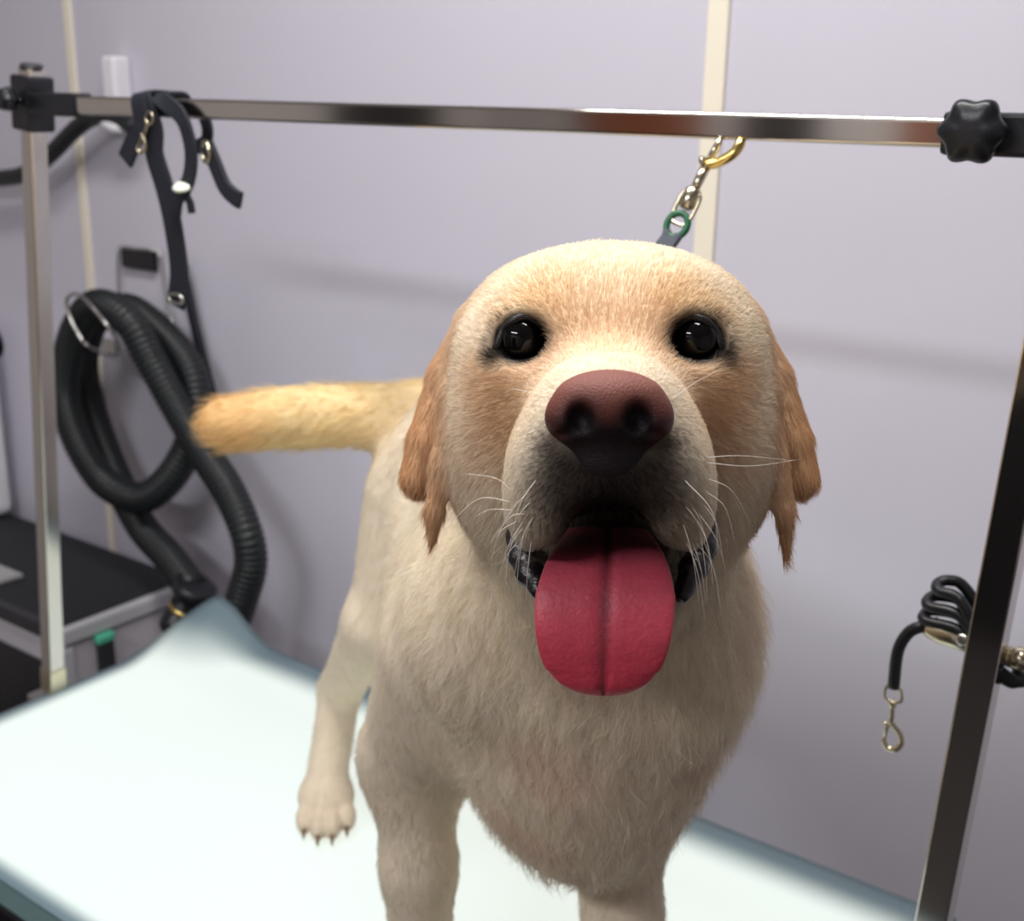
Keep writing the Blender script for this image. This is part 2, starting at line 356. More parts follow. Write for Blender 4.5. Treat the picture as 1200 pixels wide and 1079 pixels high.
tube('swivel_eye', catmull(Dp, 6, True), 0.0017, 'nickel', le, 10, True)
gr = q+uu*0.020
G = [gr+uu*0.009*math.cos(a)+ss*0.008*math.sin(a) for a in np.linspace(0, 2*math.pi, 24, endpoint=False)]
tube('ring', G, 0.0026, 'green', le, 10, True)
tube('strap_loop', [gr+uu*0.006+ss*0.005, gr+uu*0.012+ss*0.004, gr+uu*0.016, gr+uu*0.012-ss*0.004, gr+uu*0.006-ss*0.005], 0.0034, 'grey_strap', le, 8)

# ------------------------------------------------------------------ dangling coiled leash on the right post
cl = empty('coiled_leash', on_y(1095, 730, AY+0.02), 'black cord leash coiled on the right post with a brass snap hanging down', 'leash')
loops = []
for k, (lx, ly) in enumerate(((1096, 688), (1085, 706), (1081, 723))):
    F_, B_ = AY+0.018, AY+0.038
    loops += [on_y(1172, 752+6*k, B_), on_y(1132, ly+2, B_), on_y(lx+16, ly-8, B_-.004), on_y(lx+3, ly-4, (F_+B_)/2), on_y(lx+5, ly+5, F_+.002), on_y(1126, ly+17, F_),
              on_y(1160, 772+5*k, F_), on_y(1186, 796+2*k, F_+.003), on_y(1199-3*k, 797-4*k, (F_+B_)/2), on_y(1192, 780-3*k, B_)]
dn = [on_y(1080, 734, AY+0.022), on_y(1064, 742, AY+0.020), on_y(1052, 764, AY+0.018), on_y(1047, 806, AY+0.016)]
tube('cord', catmull(loops, 6), 0.0043, 'cord', cl, 10)
tube('cord_tail', catmull([on_y(1100, 730, AY+0.030)]+dn, 8), 0.0046, 'cord', cl, 12)
bolt_snap(cl, on_y(1047, 808, AY+0.016), on_y(1043, 877, AY+0.016), (1, 0.0, 0.05), 1, 'nickel')

# ------------------------------------------------------------------ nylon straps slung over the crossbar
hs = empty('strap_harness', on_y(185, 120, AY), 'black nylon restraint straps with brass fittings slung over the left end of the crossbar', 'harness')
fy = AY-0.020
wx = np.array([1.0, 0, 0.15])
def P_(l, dy=0.0): return [on_y(x, y, fy+dy) for x, y in l]
def over_bar(x):  # points that wrap a strap round the bar at pixel column x
    c = on_y(x, 122, AY)[0]; return [np.array([c, AY+0.013, BZ-0.01]), np.array([c, AY+0.012, BZ+0.010]), np.array([c, AY-0.004, BZ+0.0135]), np.array([c, AY-0.018, BZ+0.010])]
ribbon('strap', catmull(over_bar(180)+P_([(166, 145), (158, 162), (147, 188)]), 6), 0.023, 0.004, wx, 'webbing', hs)
ribbon('strap', catmull(over_bar(184)+P_([(180, 150), (181, 180), (193, 220), (203, 265), (210, 320), (206, 358)], 0.002), 6), 0.027, 0.004, wx, 'webbing', hs)
ribbon('strap', catmull(over_bar(205)+P_([(211, 135), (222, 165), (224, 192), (219, 216), (208, 232), (205, 250)], -0.004), 6), 0.017, 0.004, wx, 'webbing', hs)
ribbon('strap', catmull(P_([(236, 128), (243, 150), (241, 166), (230, 172), (220, 168)], 0.035), 6), 0.015, 0.004, wx, 'webbing', hs)
ribbon('strap', catmull(P_([(243, 170), (252, 192), (263, 218), (274, 230), (282, 235)], 0.0), 6), 0.017, 0.005, wx, 'webbing', hs)
bk = on_y(215, 221, fy-0.006)
lathe('buckle', [(0.004, 0), (0.0100, 0.001), (0.0105, 0.003), (0.008, 0.005), (0.002, 0.0055)], bk, (0.15, -0.42, 0.90), 'tag_white', hs, 20)
ribbon('strap_end', P_([(218, 228), (223, 238), (225, 250)], -0.003), 0.008, 0.004, wx, 'webbing', hs)
bolt_snap(hs, on_y(176, 135, fy-0.004), on_y(163, 178, fy-0.006), (1, 0, 0.3), 1, 'nickel')
sk = on_y(241, 178, fy)
tube('ring', [sk+np.array([0.010*math.cos(a), -0.004*math.cos(a), 0.010*math.sin(a)]) for a in np.linspace(0, 6.283, 20, endpoint=False)], 0.002, 'nickel', hs, 8, True)
ring2 = on_y(206, 350, fy); tube('ring', [ring2+np.array([0.011*math.cos(a), 0, 0.005*math.sin(a)]) for a in np.linspace(0, 6.283, 20, endpoint=False)], 0.002, 'steel', hs, 8, True)

# ------------------------------------------------------------------ hooks and holders on the wall
def wp(x, y, off): return on_y(x, y, WALL_Y-off)
hk = empty('hose_hook', wp(110, 350, 0), 'steel wire loop hook on the wall carrying the coiled black hose', 'hook')
o_ = 0.17
loop = [wp(122, 418, 0.004), wp(116, 412, 0.08), wp(106, 407, o_-.01), wp(96, 398, o_), wp(84, 376, o_), wp(78, 356, o_), wp(82, 346, o_), wp(94, 346, o_), wp(112, 364, o_), wp(132, 390, o_-.01), wp(138, 400, 0.09), wp(141, 410, 0.004)]
tube('wire', catmull(loop, 8), 0.0028, 'steel', hk, 10)
box('wall_plate', wp(128, 405, 0.003), (0.045, 0.006, 0.026), 'steel', hk, 0.002)
rk = empty('wall_rack', wp(165, 300, 0), 'wire wall rack with a black plate beside the hanging hose', 'rack')
box('plate', wp(163, 303, 0.006), (0.088, 0.010, 0.036), 'black_plastic', rk, 0.002)
tube('wire', catmull([wp(139, 290, 0.010), wp(138.5, 318, 0.012), wp(140, 350, 0.014), wp(141, 372, 0.014)], 5), 0.0024, 'steel', rk, 8)
tube('wire', catmull([wp(187, 294, 0.010), wp(192, 330, 0.012), wp(200, 372, 0.016), wp(204, 388, 0.022), wp(206, 391, 0.034)], 5), 0.0024, 'steel', rk, 8)
tube('wire', [wp(139, 290, 0.010), wp(187, 294, 0.010)], 0.0024, 'steel', rk, 8)
wh = empty('white_wall_holder', wp(146, 100, 0), 'small white plastic holder on the wall behind the crossbar', 'holder')
tpw = wp(147, 66, 0); btw = wp(150, 142, 0); hz = (tpw[2]-btw[2])
box('body', ((tpw[0]+btw[0])/2, WALL_Y-0.018, (tpw[2]+btw[2])/2), (0.034, 0.036, hz), 'white_plastic', wh, 0.007, seg=4)
tube('cradle', catmull([wp(118, 138, 0.03), wp(126, 146, 0.05), wp(140, 150, 0.05), wp(152, 142, 0.03)], 6), 0.009, 'white_plastic', wh, 12)
# thin hose arriving from the left and resting in the white holder
th = tube('thin_hose', catmull([wp(-60, 212, 0.05), wp(0, 209, 0.05), wp(30, 203, 0.05), wp(58, 182, 0.05), wp(90, 150, 0.05), wp(112, 137, 0.046), wp(140, 139, 0.045), wp(158, 150, 0.045)], 8), 0.0145, 'hose', None, 16)
tag(th, 'thin black hose running past the left post to the white wall holder', 'hose')
# narrow strap hanging on the wall behind the harness
ns = ribbon('hanging_strap', catmull([wp(206, 300, 0.014), wp(216, 325, 0.014), wp(228, 380, 0.014), wp(243, 440, 0.014), wp(258, 500, 0.014)], 8), 0.026, 0.008, (1, -0.3, 0.15), 'webbing')
tag(ns, 'narrow black strap hanging against the wall to the right of the hose coil', 'strap')

# ------------------------------------------------------------------ the corrugated dryer hose
hp_px = [(225, 690, .16), (200, 655, .13), (165, 615, .10), (135, 555, .07), (108, 480, .06), (97, 420, .07), (112, 372, .09),
         (150, 362, .06), (190, 392, .06), (222, 432, .06), (230, 480, .07), (218, 530, .09), (190, 570, .11), (160, 583, .12), (120, 562, .12), (90, 515, .13),
         (76, 460, .13), (86, 396, .13), (112, 358, .13), (150, 376, .13), (178, 424, .12), (208, 478, .11), (240, 532, .11), (268, 575, .12), (288, 622, .13), (294, 660, .13), (284, 700, .14), (265, 760, .16), (250, 830, .18)]
path = catmull([wp(x, y, o) for x, y, o in hp_px], 60)
seglen = np.r_[0, np.cumsum(np.linalg.norm(np.diff(path, axis=0), axis=1))]
nr = int(seglen[-1]/0.0024); S = np.linspace(0, seglen[-1], nr)
path = np.stack([np.interp(S, seglen, path[:, k]) for k in range(3)], 1)
rr = 0.0255+0.0016*np.cos(np.arange(nr)*math.pi*2/4)
ho = tube('dryer_hose', path, rr, 'hose', None, 16)
tag(ho, 'thick black corrugated dryer hose coiled over the wall hook', 'hose')

# ------------------------------------------------------------------ cabinet at the left of the table
CZ = TZ-0.06
fr = on_z(72, 742, CZ); bx1 = fr[0]; by0 = fr[1]; bx0 = bx1-0.75; by1 = WALL_Y-0.012
cb = empty('equipment_cabinet', ((bx0+bx1)/2, (by0+by1)/2, 0), 'steel framed grey cabinet with a black top left of the table', 'cabinet')
box('body', ((bx0+bx1)/2, (by0+by1)/2, CZ/2-0.01), (bx1-bx0-0.012, by1-by0-0.012, CZ-0.04), 'grey_panel', cb, 0.004)
box('front_panel', ((bx0+bx1)/2-0.012, by0+0.002, CZ/2-0.02), (bx1-bx0-0.06, 0.006, CZ-0.10), 'black_plastic', cb, 0.002)
box('top_mat', ((bx0+bx1)/2, (by0+by1)/2, CZ-0.004), (bx1-bx0-0.030, by1-by0-0.030, 0.012), 'black_mat', cb, 0.002)
box('rim', (bx1-0.008, (by0+by1)/2, CZ-0.012), (0.018, by1-by0, 0.028), 'alu', cb, 0.004)
box('rim', ((bx0+bx1)/2-0.010, by0+0.008, CZ-0.012), (bx1-bx0-0.022, 0.018, 0.028), 'dark_metal', cb, 0.004)
box('corner_post', (bx1-0.010, by0+0.010, CZ/2-0.015), (0.020, 0.020, CZ-0.035), 'alu', cb, 0.003)
lg = box('latch', (bx1+0.004, by0+0.075, CZ-0.075), (0.012, 0.030, 0.07), 'dark_metal', cb, 0.003)
box('latch_cap', (bx1+0.005, by0+0.075, CZ-0.034), (0.016, 0.032, 0.014), 'mint', lg, 0.003)
# hose coupling on the cabinet's far right corner
cp = empty('hose_coupling', wp(212, 720, 0.16), 'black pipe coupling where the thick hose meets the cabinet', 'coupling')
c0 = wp(230, 688, 0.16); c1 = wp(212, 726, 0.17); dd = (c1-c0)/np.linalg.norm(c1-c0); Lc = np.linalg.norm(c1-c0)
lathe('collar', [(0.028, 0), (0.034, 0.002), (0.034, 0.022), (0.029, 0.026)], c0-dd*0.006, dd, 'black_plastic', cp, 24)
lathe('sleeve', [(0.027, 0.020), (0.027, Lc*0.9), (0.030, Lc*0.92), (0.030, Lc*1.25)], c0, dd, 'black_plastic', cp, 24)
lathe('brass_ring', [(0.0275, 0), (0.0292, 0.001), (0.0292, 0.007), (0.0275, 0.008)], c0+dd*Lc*0.55, dd, 'gold', cp, 24)
# white appliance standing on the cabinet at the left edge of the picture
wa0 = on_z(20, 601, CZ+0.003)
wa = empty('white_appliance', (wa0[0]-0.09, WALL_Y-0.10, CZ), 'tall white rounded appliance at the left edge standing on the black cabinet top', 'appliance')
box('housing', (wa0[0]-0.090, WALL_Y-0.105, CZ+0.002+0.20), (0.18, 0.17, 0.40), 'white_plastic', wa, 0.02, seg=4)
box('seam_rib', (wa0[0]-0.030, WALL_Y-0.1915, CZ+0.21), (0.008, 0.006, 0.34), 'grey_panel', wa, 0.002)
kn = on_y(-4, 402, WALL_Y-0.19)
lathe('dial', [(0.018, 0.0), (0.025, 0.002), (0.025, 0.016), (0.020, 0.020), (0.004, 0.021)], (kn[0], WALL_Y-0.190, kn[2]), (0, -1, 0), 'black_plastic', wa, 24)
# pale folded pad lying on the cabinet top
pa = [on_z(x, y, CZ+0.003) for x, y in ((-30, 655), (0, 665), (27, 676), (0, 684), (-30, 690))]
v = [tuple(p) for p in pa]+[(p[0], p[1], p[2]+0.006) for p in pa]; n = len(pa)
f = [tuple(range(n-1, -1, -1)), tuple(range(n, 2*n))]+[(k, (k+1) % n, n+(k+1) % n, n+k) for k in range(n)]
tag(link('folded_pad', py_mesh('folded_pad', v, f), 'leaf', None, False), 'small pale grey folded pad lying on the black cabinet top', 'pad')

# ------------------------------------------------------------------ THE DOG
# head frame: x right, y up, z towards the viewer's side; origin between the eyes
HO = pt(714, 396, 0.57)
hz_ = -(ray(714, 425)); hz_ = hz_/np.linalg.norm(hz_)
hx_ = CR-hz_*(CR@hz_); hx_ /= np.linalg.norm(hx_); hy_ = np.cross(hz_, hx_)
HA = np.stack([hx_, hy_, hz_], 0)          # rows = axes
def hp(x, y, z):
    d = ray(x, y); t = (z-(CAMP-HO)@hz_)/(d@hz_); return CAMP+t*d
FC = np.array([-0.419, 0.645, TZ]); bb = np.array([-0.765, 0.645, 0.0]); bb /= np.linalg.norm(bb); ll = np.array([bb[1], -bb[0], 0])
BA = np.stack([bb, ll, np.array([0, 0, 1.0])], 0)
def D(a, l, z): return FC+bb*a+ll*l+np.array([0, 0, z])

# ---- signed distance primitives
def d_ell(p, c, r, A):
    q = (p-c)@A.T; r = np.array(r, np.float32)
    k0 = np.sqrt(((q/r)**2).sum(-1)); k1 = np.sqrt(((q/(r*r))**2).sum(-1))
    return k0*(k0-1)/(k1+1e-9)
def d_cone(p, a, b, ra, rb, A=None, sc=None):
    if sc is not None:
        S = np.array(sc, np.float32); p = ((p-a)@A.T)/S; b = ((b-a)@A.T)/S; a = np.zeros(3, np.float32)
    ba = b-a; pa = p-a; h = np.clip((pa@ba)/(ba@ba), 0, 1)
    d = np.sqrt(((pa-h[..., None]*ba)**2).sum(-1))-(ra+(rb-ra)*h)
    return d*(float(min(1.0, min(sc))) if sc is not None else 1.0)
PR = []     # (fn, lo, hi, k, tag, op)
def ell(c, r, k=0.02, tg='head', A=None, op='+'):
    A = HA if A is None else A; c = np.array(c, np.float32); R = max(r)
    PR.append((lambda p, c=c, r=r, A=A.astype(np.float32): d_ell(p, c, r, A), c-R, c+R, k, tg, op))
def cone(a, b, ra, rb, k=0.02, tg='body', A=None, sc=None, op='+'):
    a = np.array(a, np.float32); b = np.array(b, np.float32); R = max(ra, rb)
    PR.append((lambda p, a=a, b=b, ra=ra, rb=rb, A=(None if A is None else A.astype(np.float32)), sc=sc: d_cone(p, a, b, ra, rb, A, sc), np.minimum(a, b)-R, np.maximum(a, b)+R, k, tg, op))

# torso
ell(D(0.03, 0.006, .395), (.13, .094, .135), .04, 'body', BA)
ell(D(-0.065, 0.008, .40), (.07, .080, .10), .05, 'chest', BA)
ell(D(-0.01, 0.012, .325), (.085, .058, .085), .05, 'chest', BA)
ell(D(0.17, 0, .395), (.17, .098, .120), .05, 'body', BA)
ell(D(0.32, 0.02, .405), (.14, .068, .082), .05, 'body', BA)
ell(D(0.43, 0.032, .405), (.095, .062, .082), .05, 'body', BA)
cone(D(0.06, 0, .47), D(0.40, 0, .44), .055, .045, .05, 'body')
# tail
TL = [D(0.43, .03, .44), D(0.485, .022, .452), pt(460, 486, 1.245), pt(350, 489, 1.22), pt(265, 497, 1.20)]
TRd = [.042, .036, .0325, .0315, .027]
tp_ = catmull(TL, 5); tr_ = np.interp(np.linspace(0, 4, len(tp_)), range(5), TRd)
for i in range(len(tp_)-1): cone(tp_[i], tp_[i+1], tr_[i], tr_[i+1], .0015 if i > 6 else .008, 'tail')
# legs
def paw(c, fwd, tg):
    side = np.cross(np.array([0, 0, 1.0]), fwd)
    ell(c+np.array([0, 0, .024])-fwd*.01, (.034, .031, .023), .014, tg, np.stack([fwd, side, [0, 0, 1]], 0))
    for s, a in ((-1.5, .016), (-.5, .030), (.5, .030), (1.5, .016)):
        ell(c+fwd*a+side*s*.0155+np.array([0, 0, .015]), (.019, .0098, .0145), .004, tg, np.stack([fwd, side, [0, 0, 1]], 0))
    return [(c+fwd*(a+.017)+side*s*.0155+np.array([0, 0, .012]), fwd) for s, a in ((-1.5, .016), (-.5, .030), (.5, .030), (1.5, .016))]
CLAWS = []
HPAW = on_z(383, 962, TZ); hl = (HPAW-FC)@ll
pfw = -(bb*0.55+np.array([CF[0], CF[1], 0])*0.6); pfw /= np.linalg.norm(pfw)
for sgn in (1, -1):
    P0 = HPAW if sgn > 0 else HPAW-ll*2*hl*1.0
    P0 = P0.copy(); P0[2] = TZ
    hip = D(.41, sgn*hl*0.55, .37); kn_ = P0-bb*.035+np.array([0, 0, .255])-ll*hl*sgn*.22; hock = P0+bb*.075+np.array([0, 0, .125])
    if sgn > 0: hip, kn_, hock = hip+CR*.028, kn_+CR*.026, hock+CR*.026
    cone(hip, kn_, .070, .046, .03, 'leg', BA, (1.0, .62, 1.0)); cone(kn_, hock, .034, .024, .02, 'leg'); cone(hock, P0+np.array([0, 0, .03])+bb*.012, .0235, .0225, .012, 'leg')
    CLAWS += paw(P0, pfw, 'paw')
    # foreleg
for sgn, e in ((-1, pt(494, 1045, .93)), (1, pt(738, 1045, .865))):
    ea = (e-FC)@bb; el_ = (e-FC)@ll; z = e[2]-TZ
    sh = D(.02, sgn*.070, .40); elb = D(ea+.035, el_*1.0, .285); mid = D(ea+.012, el_, .20); wr = D(ea+.0, el_, .085); P0 = D(ea-.018, el_, 0)
    cone(sh, elb, .056, .040, .035, 'leg'); cone(elb, mid, .037, .0265, .025, 'leg'); cone(mid, wr, .0265, .025, .02, 'leg'); cone(wr, P0+np.array([0, 0, .025]), .025, .024, .015, 'leg')
    CLAWS += paw(P0, -bb, 'paw')
# neck and throat
cone(hp(713, 455, -.105), D(.02, 0, .455), .068, .105, .04, 'neck')
cone(hp(716, 590, -.075), D(-.045, 0.012, .425), .066, .088, .04, 'neck')
ell(pt(812, 755, .73), (.034, .055, .05), .04, 'neck')
ell(pt(560, 730, .75), (.045, .060, .05), .04, 'neck')
# skull
ell(hp(714, 398, -.065), (.073, .044, .075), .02)
ell(hp(714, 350, -.05), (.046, .020, .040), .03)
for s in (-1, 1):
    X = lambda o: 714+s*o
    ell(hp(X(58), 362, -.020), (.026, .022, .025), .02)          # brow
    ell(hp(X(108), 455, -.050), (.034, .050, .050), .025)        # cheek bone
    ell(hp(X(104), 545, -.055), (.037, .043, .045), .03)         # lower cheek
    ell(hp(X(60), 440, -.012), (.024, .026, .028), .025)         # under the eye
ell(hp(714, 452, -.026), (.050, .046, .040), .03)
# muzzle
ell(hp(714, 490, .025), (.033, .026, .045), .02)
ell(hp(714, 500, .044), (.036, .030, .041), .014)
ell(hp(714, 466, .058), (.024, .0155, .020), .016)
for s in (-1, 1):
    X = lambda o: 714+s*o
    ell(hp(X(50), 555, .048), (.027, .026, .036), .018)
    ell(hp(X(62), 600, .046), (.0215, .0205, .033), .012)
ell(hp(714, 565, .062), (.022, .018, .024), .012)
# lower jaw, open
cone(hp(714, 650, -.045), hp(713, 722, .030), .046, .028, .02, 'jaw')
ell(hp(714, 648, .035), (.036, .019, .060), .006, 'cut', None, '-')
ell(hp(714, 622, .070), (.016, .013, .030), .010, 'cut', None, '-')
# eye sockets
for s in (-1, 1):
    ell(hp(714+s*102, 399, .013), (.0130, .0105, .016), .006, 'cut', None, '-')
# ears: a wide back flap and a narrow folded front edge
for s in (-1, 1):
    X = lambda o: 714+s*o
    ex = np.stack([hx_, hy_, hz_], 0)
    k1 = [(X(148), 378, -.072, .0125), (X(186), 440, -.074, .0112), (X(209), 515, -.072, .0118), (X(221), 560, -.070, .0108)]
    k2 = [(X(150), 386, -.050, .0120), (X(180), 460, -.043, .0085), (X(195), 540, -.042, .0065), (X(205), 600, -.043, .0055), (X(208), 640 if s < 0 else 655, -.045, .0028)]
    for q, sz in ((k1, 1.55), (k2, .8)):
        for i in range(len(q)-1):
            a, b = q[i], q[i+1]
            cone(hp(*a[:3]), hp(*b[:3]), a[3], b[3], .006 if i == 0 else .0025, 'ear', ex, (1.0, 1.0, sz))

# ---- voxel grid
Hh = 0.0027
lo = np.min([q[1] for q in PR if q[5] == '+'], 0)-0.03; hi = np.max([q[2] for q in PR if q[5] == '+'], 0)+0.03
lo[2] = TZ-0.012
shp = np.ceil((hi-lo)/Hh).astype(int)+1
axs = [np.arange(shp[i], dtype=np.float32)*Hh+np.float32(lo[i]) for i in range(3)]
G_ = np.full(shp, 0.2, np.float32)
for fn, a, b, k, tg, op in PR:
    mg = k+0.012
    i0 = np.clip(np.floor((a-mg-lo)/Hh).astype(int), 0, shp-1); i1 = np.clip(np.ceil((b+mg-lo)/Hh).astype(int)+1, 1, shp)
    gx = np.stack(np.meshgrid(axs[0][i0[0]:i1[0]], axs[1][i0[1]:i1[1]], axs[2][i0[2]:i1[2]], indexing='ij'), -1)
    d = fn(gx).astype(np.float32); sub = G_[i0[0]:i1[0], i0[1]:i1[1], i0[2]:i1[2]]
    if op == '+':
        h = np.clip(k-np.abs(sub-d), 0, None)/k; sub[...] = np.minimum(sub, d)-h*h*k*0.25
    else:
        d = -d; h = np.clip(k-np.abs(sub-d), 0, None)/k; sub[...] = np.maximum(sub, d)+h*h*k*0.25
def surface_nets(d, lo, h):
    ins = d < 0
    c = np.zeros(tuple(s-1 for s in d.shape), np.uint8)
    for i in (0, 1):
        for j in (0, 1):
            for k in (0, 1): c += ins[i:i+c.shape[0], j:j+c.shape[1], k:k+c.shape[2]]
    act = (c > 0) & (c < 8); idx = np.argwhere(act); imap = np.full(c.shape, -1, np.int32); imap[act] = np.arange(len(idx))
    acc = np.zeros((len(idx), 3)); cnt = np.zeros(len(idx))
    cor = [(i, j, k) for i in (0, 1) for j in (0, 1) for k in (0, 1)]
    for a in cor:
        for ax in range(3):
            if a[ax]: continue
            b = list(a); b[ax] = 1
            da = d[idx[:, 0]+a[0], idx[:, 1]+a[1], idx[:, 2]+a[2]]; db = d[idx[:, 0]+b[0], idx[:, 1]+b[1], idx[:, 2]+b[2]]
            mm = (da < 0) != (db < 0); t = np.where(mm, da/(da-db+1e-20), 0); p = np.tile(np.array(a, float), (len(idx), 1)); p[:, ax] += t
            acc[mm] += p[mm]; cnt[mm] += 1
    V = lo+h*(idx+acc/cnt[:, None]); F = []
    for ax in range(3):
        o1, o2 = [(1, 2), (2, 0), (0, 1)][ax]
        sl0 = [slice(None)]*3; sl1 = [slice(None)]*3; sl0[ax] = slice(0, -1); sl1[ax] = slice(1, None)
        A0 = ins[tuple(sl0)]; A1 = ins[tuple(sl1)]; E_ = np.argwhere(A0 != A1)
        ok = (E_[:, o1] > 0) & (E_[:, o2] > 0) & (E_[:, o1] < d.shape[o1]-1) & (E_[:, o2] < d.shape[o2]-1); E_ = E_[ok]
        def cell(a, b):
            q = E_.copy(); q[:, o1] -= a; q[:, o2] -= b; return imap[q[:, 0], q[:, 1], q[:, 2]]
        qd = np.stack([cell(1, 1), cell(0, 1), cell(0, 0), cell(1, 0)], 1)
        fl = ~A0[E_[:, 0], E_[:, 1], E_[:, 2]]; qd[fl] = qd[fl][:, ::-1]; F.append(qd)
    return V, np.concatenate(F)
def relax(V, F, it, lam=0.5):
    E2 = np.concatenate([F[:, [0, 1]], F[:, [1, 2]], F[:, [2, 3]], F[:, [3, 0]]])
    for _ in range(it):
        s = np.zeros_like(V); n = np.zeros(len(V))
        for k in range(3): s[:, k] = np.bincount(E2[:, 0], V[E2[:, 1], k], len(V))+np.bincount(E2[:, 1], V[E2[:, 0], k], len(V))
        n = np.bincount(E2[:, 0], minlength=len(V))+np.bincount(E2[:, 1], minlength=len(V))
        V = V+lam*(s/np.maximum(n, 1)[:, None]-V)
    return V
def vnormals(V, F):
    nf = np.cross(V[F[:, 2]]-V[F[:, 0]], V[F[:, 3]]-V[F[:, 1]]); n = np.zeros_like(V)
    for c in range(4):
        for k in range(3): n[:, k] += np.bincount(F[:, c], nf[:, k], len(V))
    return n/(np.linalg.norm(n, axis=1, keepdims=True)+1e-12), np.linalg.norm(nf, axis=1)/2
def fast_mesh(name, V, F):
    me = bpy.data.meshes.new(name); me.vertices.add(len(V)); me.vertices.foreach_set('co', V.astype(np.float32).ravel())
    me.loops.add(F.size); me.loops.foreach_set('vertex_index', F.astype(np.int32).ravel())
    me.polygons.add(len(F)); me.polygons.foreach_set('loop_start', np.arange(len(F), dtype=np.int32)*4)
    me.update(calc_edges=True); me.validate(); return me
def set_col(me, C):
    a = me.attributes.new('col', 'FLOAT_COLOR', 'POINT'); a.data.foreach_set('color', np.c_[C, np.ones(len(C))].astype(np.float32).ravel())
V, F = surface_nets(G_, lo.astype(float), Hh); V = relax(V, F, 3)
V[:, 2] = np.maximum(V[:, 2], TZ+0.0006)
# ---- coat colour, direction and length at any point near the skin
L3 = lambda *c: np.array(lin(c))
CREAM, TAN, EAR, DARK, BLACK = L3(248, 239, 220), L3(232, 186, 120), L3(222, 176, 128), L3(66, 56, 52), L3(16, 12, 12)
TAGS = ['head', 'jaw', 'ear', 'neck', 'chest', 'body', 'leg', 'paw', 'tail']
NOSE = hp(714, 500, .10)
def spots():
    S = []
    def sp(x, y, z, r, c, a, mirror=True):
        S.append((hp(x, y, z), r, c, a))
        if mirror: S.append((hp(1428-x, y, z), r, c, a))
    T1, T2, T3 = L3(238, 194, 124), L3(206, 152, 104), L3(226, 178, 122)
    sp(650, 352, 0, .017, T1, 0.434); sp(622, 356, 0, .014, T1, 0.341); sp(668, 372, 0, .012, T2, 0.310); sp(590, 372, 0, .010, T1, 0.310)
    sp(714, 345, 0, .024, L3(248, 216, 164), 0.14, False); sp(714, 395, 0, .022, L3(240, 196, 150), 0.384, False)
    sp(654, 402, 0, .009, T2, 0.403); sp(652, 425, 0, .011, T2, 0.434); sp(628, 436, 0, .012, T2, 0.341)
    sp(588, 455, 0, .020, T3, 0.496); sp(600, 490, 0, .018, T3, 0.465); sp(560, 440, 0, .013, T3, 0.310); sp(575, 520, 0, .016, T3, 0.279)
    sp(540, 560, 0, .018, L3(226, 196, 172), 0.248); sp(714, 425, 0, .012, L3(252, 240, 214), 0.310, False)
    sp(647, 398, 0, .0065, L3(96, 64, 48), .75); sp(640, 378, 0, .007, L3(150, 104, 72), .55); sp(579, 416, 0, .0050, BLACK, .95); sp(588, 380, 0, .006, L3(150, 104, 66), .5)
    sp(640, 605, .07, .014, L3(176, 150, 118), .5)
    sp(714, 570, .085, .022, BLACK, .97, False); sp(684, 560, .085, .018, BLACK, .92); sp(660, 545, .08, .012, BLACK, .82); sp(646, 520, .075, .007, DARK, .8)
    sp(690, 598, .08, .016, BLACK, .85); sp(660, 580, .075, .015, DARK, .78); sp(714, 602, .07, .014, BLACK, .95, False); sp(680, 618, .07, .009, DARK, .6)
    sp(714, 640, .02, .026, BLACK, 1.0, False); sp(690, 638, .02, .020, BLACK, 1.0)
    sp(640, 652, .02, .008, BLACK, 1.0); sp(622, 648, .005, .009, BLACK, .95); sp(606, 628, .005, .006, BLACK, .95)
    sp(580, 416, 0, .0048, BLACK, .95); sp(645, 408, 0, .0042, L3(60, 40, 34), .9)
    sp(684, 498, .08, .008, BLACK, .95); sp(714, 408, 0, .017, L3(240, 200, 156), .45, False)
    return S
SP = spots()
EYEC = [hp(714+s*103, 397, 0.006) for s in (-1, 1)]
